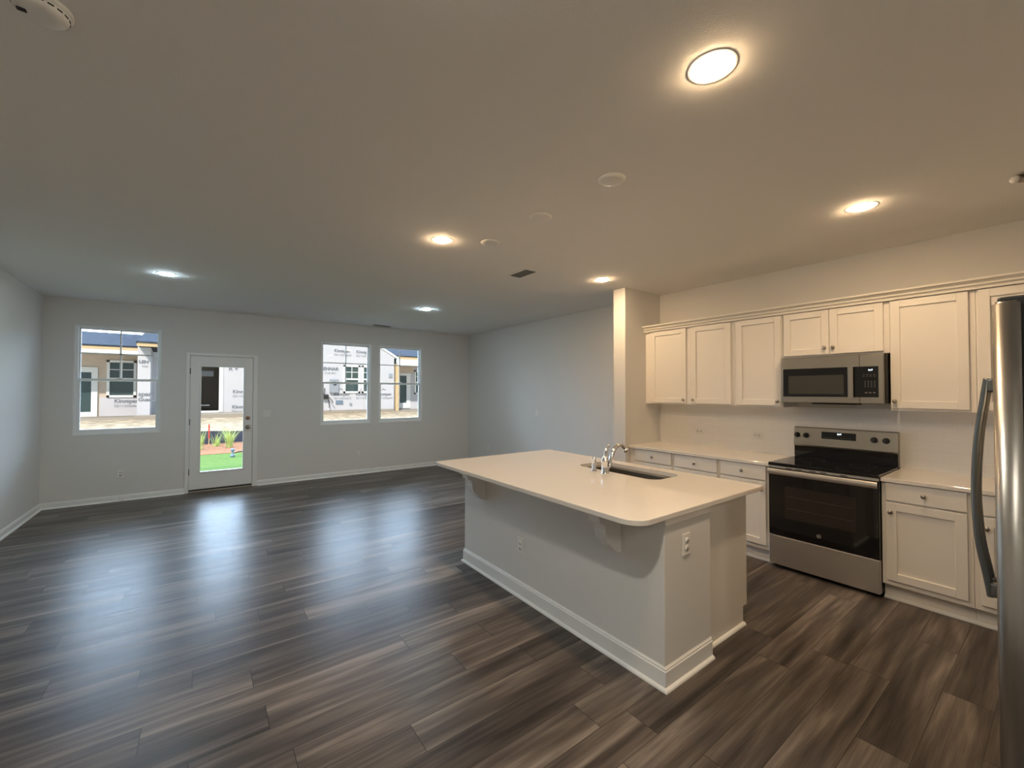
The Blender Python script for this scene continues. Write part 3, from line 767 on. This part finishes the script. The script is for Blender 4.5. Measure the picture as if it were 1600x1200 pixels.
# faucet
FX, FY = 2.514, 2.172
t = thing('kitchen_faucet', 'chrome gooseneck faucet with lever beside the sink', 'faucet', (FX, FY, CZ))
bm = NB(); lathe(bm, [(.034, 0), (.034, .006), (.030, .012), (.029, .085), (.032, .092), (.032, .100), (.026, .112), (.018, .126), (.014, .136), (0, .140)], (0, 0, 0), 'z', 32)
obj('faucet_body', bm, M_chrome, t, local=True)
pth = smooth_path([(.010, 0, .030), (.050, 0, .055), (.066, -.002, .110), (.094, -.004, .168), (.128, -.006, .200), (.166, -.008, .210), (.205, -.009, .196), (.232, -.010, .168)], 8)
n = len(pth); bm = NB(); tube(bm, pth, [.0185-.004*(i/n) for i in range(n)], 18)
sp = obj('spout', bm, M_chrome, t, local=True)
bm = NB(); tube(bm, [(.226, -.010, .178), (.234, -.010, .166), (.242, -.010, .152)], [.0170, .0185, .0170], 18)
obj('spray_tip', bm, M_chrome, sp, local=True)
pth = smooth_path([(0, 0, .118), (.004, .001, .150), (.014, .002, .176), (.034, .004, .200), (.056, .006, .210)], 6)
n = len(pth); bm = NB(); tube(bm, pth, [.0145-.004*(i/n) for i in range(n-3)]+[.011, .012, .008], 14)
obj('lever_handle', bm, M_chrome, t, local=True)
t = thing('side_sprayer', 'small chrome side sprayer next to the faucet', 'side sprayer', (2.520, 2.292, CZ))
bm = NB(); lathe(bm, [(.026, 0), (.026, .005), (.019, .010), (.0175, .018), (.0185, .050), (.0145, .070), (.016, .078), (.018, .092), (.015, .106), (.007, .112), (0, .113)], (0, 0, 0), 'z', 28)
obj('sprayer_body', bm, M_chrome, t, local=True)

# ------------------------------------------------------------ refrigerator (faces +y)
FRX, FRY = 1.665, .130
t = thing('refrigerator', 'stainless side-by-side refrigerator at the right edge', 'refrigerator', (FRX+.455, -.25, 0))
x1f = FRX+.905
obj('case', bx((FRX+.006, NOOK+.02, .03), (x1f-.006, FRY-.062, 1.752), .004), M_case, t, label='black cabinet case')
def fdoor(xa, xb, label):
    # rounded front edges, seen in plan
    P = [(xa, FRY-.052), (xa, FRY-.022)]
    for k in range(1, 9): a_ = k/8*math.pi/2; P.append((xa+.020*(1-math.cos(a_)), FRY-.022+.020*math.sin(a_)))
    P.append(((xa+xb)/2, FRY+.004))
    for k in range(8, -1, -1): a_ = k/8*math.pi/2; P.append((xb-.020*(1-math.cos(a_)), FRY-.022+.020*math.sin(a_)))
    P.append((xb, FRY-.052))
    bm = NB(); prism(bm, P, 2, .08, 1.778)
    bmesh.ops.bevel(bm, geom=[e for e in bm.edges if abs(e.verts[0].co.z-e.verts[1].co.z) < 1e-6], offset=.006, segments=3, affect='EDGES')
    for f in bm.faces: f.smooth = abs(f.normal.z) < .9
    return obj('door', bm, M_fsteel, t, label=label)
d1 = fdoor(FRX, FRX+.395, 'narrow stainless freezer door'); d2 = fdoor(FRX+.400, x1f, 'wide stainless refrigerator door')
def fhandle(d, x):
    pts = smooth_path([(x, FRY+.036, 1.585), (x, FRY+.044, 1.52), (x, FRY+.060, 1.38), (x, FRY+.067, 1.21), (x, FRY+.060, 1.06), (x, FRY+.044, .95), (x, FRY+.036, .89)], 8)
    bm = NB(); tube(bm, pts, .0095, 14)
    for v in bm.verts: v.co.x = x+(v.co.x-x)*1.5
    hd = obj('door_handle', bm, M_handle, d, label='curved vertical handle')
    for z_ in (1.562, .913): obj('handle_mount', bx((x-.014, FRY-.001, z_-.022), (x+.014, FRY+.040, z_+.022), .006), M_handle, hd)
fhandle(d1, FRX+.365); fhandle(d2, FRX+.430)
obj('door_gasket', bx((FRX+.010, FRY-.0615, .09), (x1f-.010, FRY-.0525, 1.77)), M_case, t)
bm = NB(); box(bm, (FRX+.012, FRY-.14, 1.7525), (FRX+.10, FRY-.012, 1.790), .006); obj('hinge_cover', bm, M_blackm, t)
bm = NB(); box(bm, (x1f-.10, FRY-.14, 1.7525), (x1f-.012, FRY-.012, 1.790), .006); obj('hinge_cover', bm, M_blackm, t)
obj('base_grille', bx((FRX+.012, FRY-.11, 0), (x1f-.012, FRY-.062, .075), .004), M_blackm, t)

# ------------------------------------------------------------ outdoors: ground
def slab_ground(name, x0, x1, pts, mat):
    bm = NB(); prism(bm, pts+[(pts[-1][0], -1.0), (pts[0][0], -1.0)], 0, x0, x1); return struct(name, bm, mat)
slab_ground('ground_lawn', -14, 22, [(D+WT, -.12), (13.3, -.10)], M_lawn)
slab_ground('ground_mulch', -14, 22, [(13.3, -.09), (16.0, -.10)], M_mulch)
slab_ground('ground_dirt', -60, 60, [(16.0, -.10), (17.5, 0), (20.0, .24), (22.2, .42), (60, .42)], M_dirt)
fence = thing('silt_fence', 'low dark blue silt fence across the dirt yard', 'fence', (1, 16.05, -.1))
random.seed(4)
bm = NB(); n = 60; A = []
for k in range(n+1):
    x = -8+k*.35; yy = 16.05+.02*math.sin(k*1.3); zz = .27+.02*math.sin(k*.9)+.015*random.random()
    A.append([bm.verts.new((x, yy+dy, z_)) for dy, z_ in ((-.006, -.12), (-.006, zz), (.006, zz), (.006, -.12))])
for a_, b_ in zip(A, A[1:]):
    for i in range(4): bm.faces.new((a_[i], b_[i], b_[(i+1) % 4], a_[(i+1) % 4]))
bmesh.ops.recalc_face_normals(bm, faces=bm.faces[:])
obj('fabric', bm, M_silt, fence)
for k in range(9): obj('post', bx((-7.6+k*2.4, 16.062, -.1), (-7.56+k*2.4, 16.10, .36)), M_lumber, fence)
stk = thing('survey_stake', 'red-topped survey stake in front of the dark silt fence', 'stake', (.19, 15.4, -.1))
obj('stake_shaft', bx((.18, 15.39, -.1), (.20, 15.41, .12)), M_lumber, stk)
obj('flag_ribbon', bx((.172, 15.38, .12), (.208, 15.42, .55), .008), M_red, stk, label='red ribbon')
def grass_tuft(x, y, h, n, label, seed):
    random.seed(seed); bm = NB()
    for k in range(n):
        a_ = random.random()*6.283; r = random.random()*.10; ln_ = h*(.6+.5*random.random()); lean = .15+.5*random.random()
        p0 = Vector((r*math.cos(a_), r*math.sin(a_), 0)); dr_ = Vector((math.cos(a_), math.sin(a_), 0))
        side = Vector((-dr_.y, dr_.x, 0))*.010; prev = None
        for s_ in range(5):
            u = s_/4; c = p0+dr_*lean*ln_*u*u+Vector((0, 0, ln_*u*(1-.25*u*lean))); w_ = side*(1-u*.9)
            cur = (bm.verts.new(c-w_), bm.verts.new(c+w_))
            if prev: bm.faces.new((prev[0], prev[1], cur[1], cur[0]))
            prev = cur
    o = obj('ornamental_grass', bm, M_leaf); o.location = (x, y, -.095)
    tag(o, label, 'plant', 'ornamental grasses in the mulch bed')
for i, (x, y, h, n, lb) in enumerate(((-.02, 14.6, .55, 60, 'green grass tuft leftmost in the view through the glass door'),
        (.36, 15.2, .42, 40, 'short green grass tuft between the two larger ones seen through the door'), (.66, 14.7, .66, 80, 'largest green grass tuft, in the middle of the door view'),
        (1.55, 14.9, .55, 60, 'green grass tuft at the right side of the door view'))):
    grass_tuft(x, y, h, n, lb, 10+i)
for i, (x, y) in enumerate(((-1.2, 14.8), (2.0, 14.8), (2.9, 15.1), (4.0, 14.7))):
    grass_tuft(x, y, .5, 40, ['green grass tuft in the mulch bed outside, left of the door view', 'green grass tuft in the mulch bed outside, just right of the door view', 'green grass tuft in the mulch bed outside, between door and twin windows', 'green grass tuft in the mulch bed below the twin windows'][i], 30+i)
t = thing('sprinkler_head', 'blue-grey irrigation head with a black hose on the lawn', 'sprinkler', (.64, 12.55, -.1))
bm = NB(); lathe(bm, [(.05, 0), (.05, .04), (.025, .06), (.025, .14), (.045, .15), (.045, .20), (0, .21)], (0, 0, 0), 'z', 16); obj('sprinkler_body', bm, M_pipe, t, local=True)
bm = NB(); tube(bm, smooth_path([(.03, 0, .09), (.20, .02, .12), (.40, .05, .06), (.75, .15, .02)], 5), .014, 8); obj('hose', bm, M_blackm, t, local=True)

# ------------------------------------------------------------ neighbouring house under construction
ZB = .46
h = thing('neighbouring_house', 'house under construction wrapped in white sheeting beyond the yard', 'house', (3, 27, ZB))
YF, YR, YM = 22.5, 24.5, 23.6
ZE = 3.30
def panel_wall(name, x0, x1, y, z0, z1, holes, mat, parent, th=.2, label=None):
    bm = NB(); xs = sorted({x0, x1}|{a for q in holes for a in q[:2]}); zs = sorted({z0, z1}|{a for q in holes for a in q[2:4]})
    for a_, b_ in zip(xs, xs[1:]):
        for c_, d_ in zip(zs, zs[1:]):
            mx_, mz_ = (a_+b_)/2, (c_+d_)/2
            if any(q[0] < mx_ < q[1] and q[2] < mz_ < q[3] for q in holes): continue
            box(bm, (a_, y, c_), (b_, y+th, d_))
    bmesh.ops.remove_doubles(bm, verts=bm.verts[:], dist=1e-4)
    return obj(name, bm, mat, parent, label=label)
def far_window(x0, x1, z0, z1, y, mull=True, label=None):
    bm = NB(); f = .09
    box(bm, (x0, y-.05, z0), (x0+f, y+.02, z1)); box(bm, (x1-f, y-.05, z0), (x1, y+.02, z1)); box(bm, (x0, y-.05, z0), (x1, y+.02, z0+f)); box(bm, (x0, y-.05, z1-f), (x1, y+.02, z1))
    zm = (z0+z1)/2; box(bm, (x0+f, y-.03, zm-.04), (x1-f, y+.01, zm+.04))
    if mull:
        box(bm, ((x0+x1)/2-.015, y-.02, zm), ((x0+x1)/2+.015, y+.01, z1-f)); box(bm, (x0+f, y-.02, (zm+z1)/2-.015), (x1-f, y+.01, (zm+z1)/2+.015))
    w_ = obj('window', bm, M_vinyl, h, label=label)
    obj('pane', bx((x0+f, y, z0+f), (x1-f, y+.02, z1-f)), M_glassdk, w_)
# left recessed porch wall
panel_wall('porch_wall', -9, -2.0, YR, ZB, 3.5, [], M_osb, h, label='bare tan sheathing above the porch')
obj('wrap_panel', bx((-3.45, YR-.02, ZB), (-2.05, YR-.001, 1.26)), M_wrap, h)
obj('wrap_panel', bx((-2.27, YR-.021, 1.26), (-2.05, YR-.001, 3.02)), M_wrap, h)
far_window(-3.24, -2.30, 1.26, 2.845, YR-.02, label='white framed window under the porch')
def far_door(x0, x1, z0, z1, g, y, label):
    bm = NB(); gx0, gx1, gz0, gz1 = g
    box(bm, (x0, y-.05, z0), (gx0, y-.001, z1)); box(bm, (gx1, y-.05, z0), (x1, y-.001, z1)); box(bm, (gx0, y-.05, z0), (gx1, y-.001, gz0)); box(bm, (gx0, y-.05, gz1), (gx1, y-.001, z1))
    d = obj('door', bm, M_vinyl, h, label=label); obj('pane', bx((gx0, y-.03, gz0), (gx1, y-.01, gz1)), M_glassdk, d)
far_door(-4.55, -3.51, ZB, 2.526, (-4.30, -3.70, .66, 2.31), YR-.02, 'white glazed door under the left porch')
far_door(9.55, 10.34, .52, 2.65, (9.66, 10.09, .84, 2.50), YR-.02, 'white glazed door under the right porch')
# pier, main wall, gable section
obj('corner_pier', bx((-2.09, YF, ZB), (-1.69, YM+.1, 3.35)), M_wrap, h)
panel_wall('main_wall', -1.69, 2.7, YM, ZB, 3.35, [(-.95, .66, .62, 2.80)], M_wrap, h)
bm = NB(); box(bm, (-.99, YM-.04, .58), (-.93, YM+.02, 2.84)); box(bm, (.64, YM-.04, .58), (.80, YM+.02, 2.84)); box(bm, (-.93, YM-.04, 2.78), (.64, YM+.02, 2.84)); box(bm, (-.93, YM-.06, .56), (.64, YM+.1, .64))
obj('patio_door_frame', bm, M_vinyl, h)
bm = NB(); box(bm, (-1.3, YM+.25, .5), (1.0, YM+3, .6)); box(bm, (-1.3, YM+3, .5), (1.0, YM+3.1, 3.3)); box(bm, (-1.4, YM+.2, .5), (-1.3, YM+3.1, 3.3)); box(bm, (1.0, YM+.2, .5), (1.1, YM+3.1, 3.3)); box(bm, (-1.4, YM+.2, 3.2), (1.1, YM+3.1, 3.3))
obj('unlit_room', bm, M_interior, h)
obj('interior_bulkhead', bx((-.3, YM+1.2, 2.25), (.45, YM+1.5, 2.50)), M_meter, h)
obj('interior_rail', bx((-.6, YM+.4, .86), (.30, YM+.44, .90)), M_vinyl, h)
GX = (2.6, 8.72); pk = (5.66, 3.40+.56*3.06)
bm = NB(); prism(bm, [(GX[0], ZB), (8.56, ZB), (8.56, 3.38), (GX[1], 3.38), pk, (GX[0], 3.38)], 1, YF, YF+.2)
obj('gable_wall', bm, M_wrap, h)
obj('side_wall', bx((8.36, YF+.2, ZB), (8.56, YR, 3.3)), M_wrap, h)
obj('side_wall', bx((2.6, YF+.2, ZB), (2.8, YM+.2, 3.3)), M_wrap, h)
panel_wall('porch_wall', 8.56, 14, YR, ZB, 3.5, [], M_wrap, h)
obj('porch_frieze', bx((8.6, YR-.03, 2.68), (10.56, YR-.001, 3.06)), M_osb, h)
far_window(5.87, 6.70, 1.45, 2.90, YF-.001); far_window(6.80, 7.55, 1.45, 2.90, YF-.001); far_window(10.62, 11.5, 1.37, 2.85, YR-.02)
# text on the wrap
def wtext(s, x, z, size, y=YF, mat=M_ink, bold=.004): letters('printed_lettering', s, size, mat, h, (x, y-.006, z), (1, 0, 0), (0, 0, 1), bold+.003)
for x, z, y in ((5.40, 1.32, YF), (6.50, 1.32, YF), (5.40, 3.55, YF), (6.50, 3.55, YF), (7.62, 1.32, YF), (1.17, 1.44, YM), (-3.0, 1.03, YR-.02), (-2.22, 1.36, YF+.0), (4.2, 1.32, YF), (1.15, .72, YM)):
    if x == -2.22: wtext('span', -2.05, 1.33, .24, YF); wtext('Guard', -2.05, 1.12, .20, YF); continue
    wtext('Kingspan', x, z, .22, y); wtext('GreenGuard', x, z-.19, .165, y, M_inkl, .003)
wtext('LENNAR', 4.78, 2.60, .22, bold=.008); wtext('Centerline', 4.95, 2.42, .13, mat=M_inkl)
wtext('LEN', -2.05, 2.66, .17, bold=.006); wtext('Cen', -1.95, 2.50, .11, mat=M_inkl)
wtext('R +', 1.0, 2.50, .26, YM, M_ink, .006)
for x in (5.73, 6.83, 7.95):   # bird-like mark above the printed name
    bm = NB(); 
    for s_ in (0, .08): tube(bm, [(x-.14+s_, YF-.004, 1.58+s_*.5), (x+.0, YF-.004, 1.70-s_*.3), (x+.16-s_, YF-.004, 1.60)], .012, 6)
    obj('printed_mark', bm, M_inkl, h)
# meter box, pipes, cables
mb = obj('meter_box', bx((5.19, YF-.16, 1.46), (5.61, YF-.001, 2.15), .02), M_meter, h); obj('meter_dial', lathe(NB(), [(.09, -.05), (.09, 0)], (5.40, YF-.16, 1.95), 'y', 20), M_glassdk, mb)
bm = NB(); tube(bm, smooth_path([(4.95, YF-.1, 1.7), (4.9, YF-.2, 1.3), (5.1, YF-.25, 1.1), (5.15, YF-.2, .7)], 4), .02, 6); tube(bm, smooth_path([(5.0, YF-.1, 1.35), (5.2, YF-.3, 1.15), (5.3, YF-.3, .95)], 4), .02, 6); box(bm, (4.86, YF-.22, 1.15), (5.12, YF-.02, 1.38), .03)
obj('cable_bundle', bm, M_blackm, h)
obj('wall_patch', bx((5.50, YF-.03, .86), (5.86, YF-.001, 1.08), .01), M_pipe, h); obj('hose_bib', bx((6.18, YF-.06, .82), (6.30, YF-.001, .94), .01), M_meter, h)
obj('vent_cap', bx((8.26, YF-.05, 2.30), (8.46, YF-.001, 2.52), .01), M_meter, h)
# posts, beams, eaves
obj('porch_post', bx((8.66, YF-.02, .36), (8.84, YF+.16, 3.0), .005), M_lumber, h, label='raw lumber porch post')
obj('porch_post', bx((-6.3, YF+.3, .36), (-6.1, YF+.5, 3.0), .005), M_lumber, h)
obj('porch_beam', bx((8.74, YF-.04, 2.98), (13.5, YF+.2, 3.34)), M_vinyl, h); obj('porch_beam', bx((-9, YF+.45, 3.0), (-2.0, YF+.7, 3.2)), M_vinyl, h)
obj('porch_ceiling', bx((8.56, YF+.2, 3.0), (13.5, YR, 3.06)), M_osb, h); obj('porch_ceiling', bx((-9, YF+.7, 3.05), (-2.09, YR, 3.1)), M_osb, h)
obj('porch_slab', bx((8.4, YF-.4, .2), (13.8, YR, .46)), M_conc, h); obj('porch_slab', bx((-9.2, YF-.3, .2), (-2.0, YR, .45)), M_conc, h); obj('foundation', bx((-2.1, YF-.5, .1), (2.7, YM+.1, .56)), M_conc, h)
obj('foundation', bx((2.6, YF-.06, .3), (8.56, YF+.2, .58)), M_conc, h)
obj('fascia', bx((-9, YF+.44, 3.19), (-1.96, YF+.5, 3.32)), M_lumber, h, label='raw lumber fascia'); obj('fascia', bx((-2.03, YF-1.0, 3.27), (-.95, YF-.94, 3.40)), M_lumber, h); obj('fascia', bx((8.76, YF+.0, 3.33), (13.8, YF+.06, 3.50)), M_lumber, h)
def roof(x0, x1, y0, z0, y1, z1):
    bm = NB(); prism(bm, [(y0, z0), (y1, z1), (y1+6, z0-1), (y1+6, z0-1.1), (y0, z0-.06)], 0, x0, x1); return obj('roof', bm, M_shingle, h)
roof(-9.3, -1.90, YF+.42, 3.37, 27.6, 4.33); roof(-2.05, -.95, YF-1.03, 3.46, 27.2, 4.75); roof(-.95, 2.55, YM-.3, 3.5, 27.4, 4.7); roof(8.70, 14, YF-.03, 3.55, 27.8, 4.75)
bm = NB(); pr_ = [(GX[0]-.15, 3.31), (pk[0], pk[1]+.02), (GX[1]+.08, 3.33), (GX[1]+.08, 3.42), (pk[0], pk[1]+.12), (GX[0]-.15, 3.41)]
prism(bm, pr_, 1, YF-.03, 27.5); obj('gable_roof', bm, M_shingle, h)
bm = NB(); prism(bm, [(GX[0]-.15, 3.29), (pk[0], pk[1]+.0), (GX[1]+.08, 3.31), (GX[1]+.08, 3.43), (pk[0], pk[1]+.12), (GX[0]-.15, 3.41)], 1, YF-.05, YF-.03); obj('rake_board', bm, M_vinyl, h)
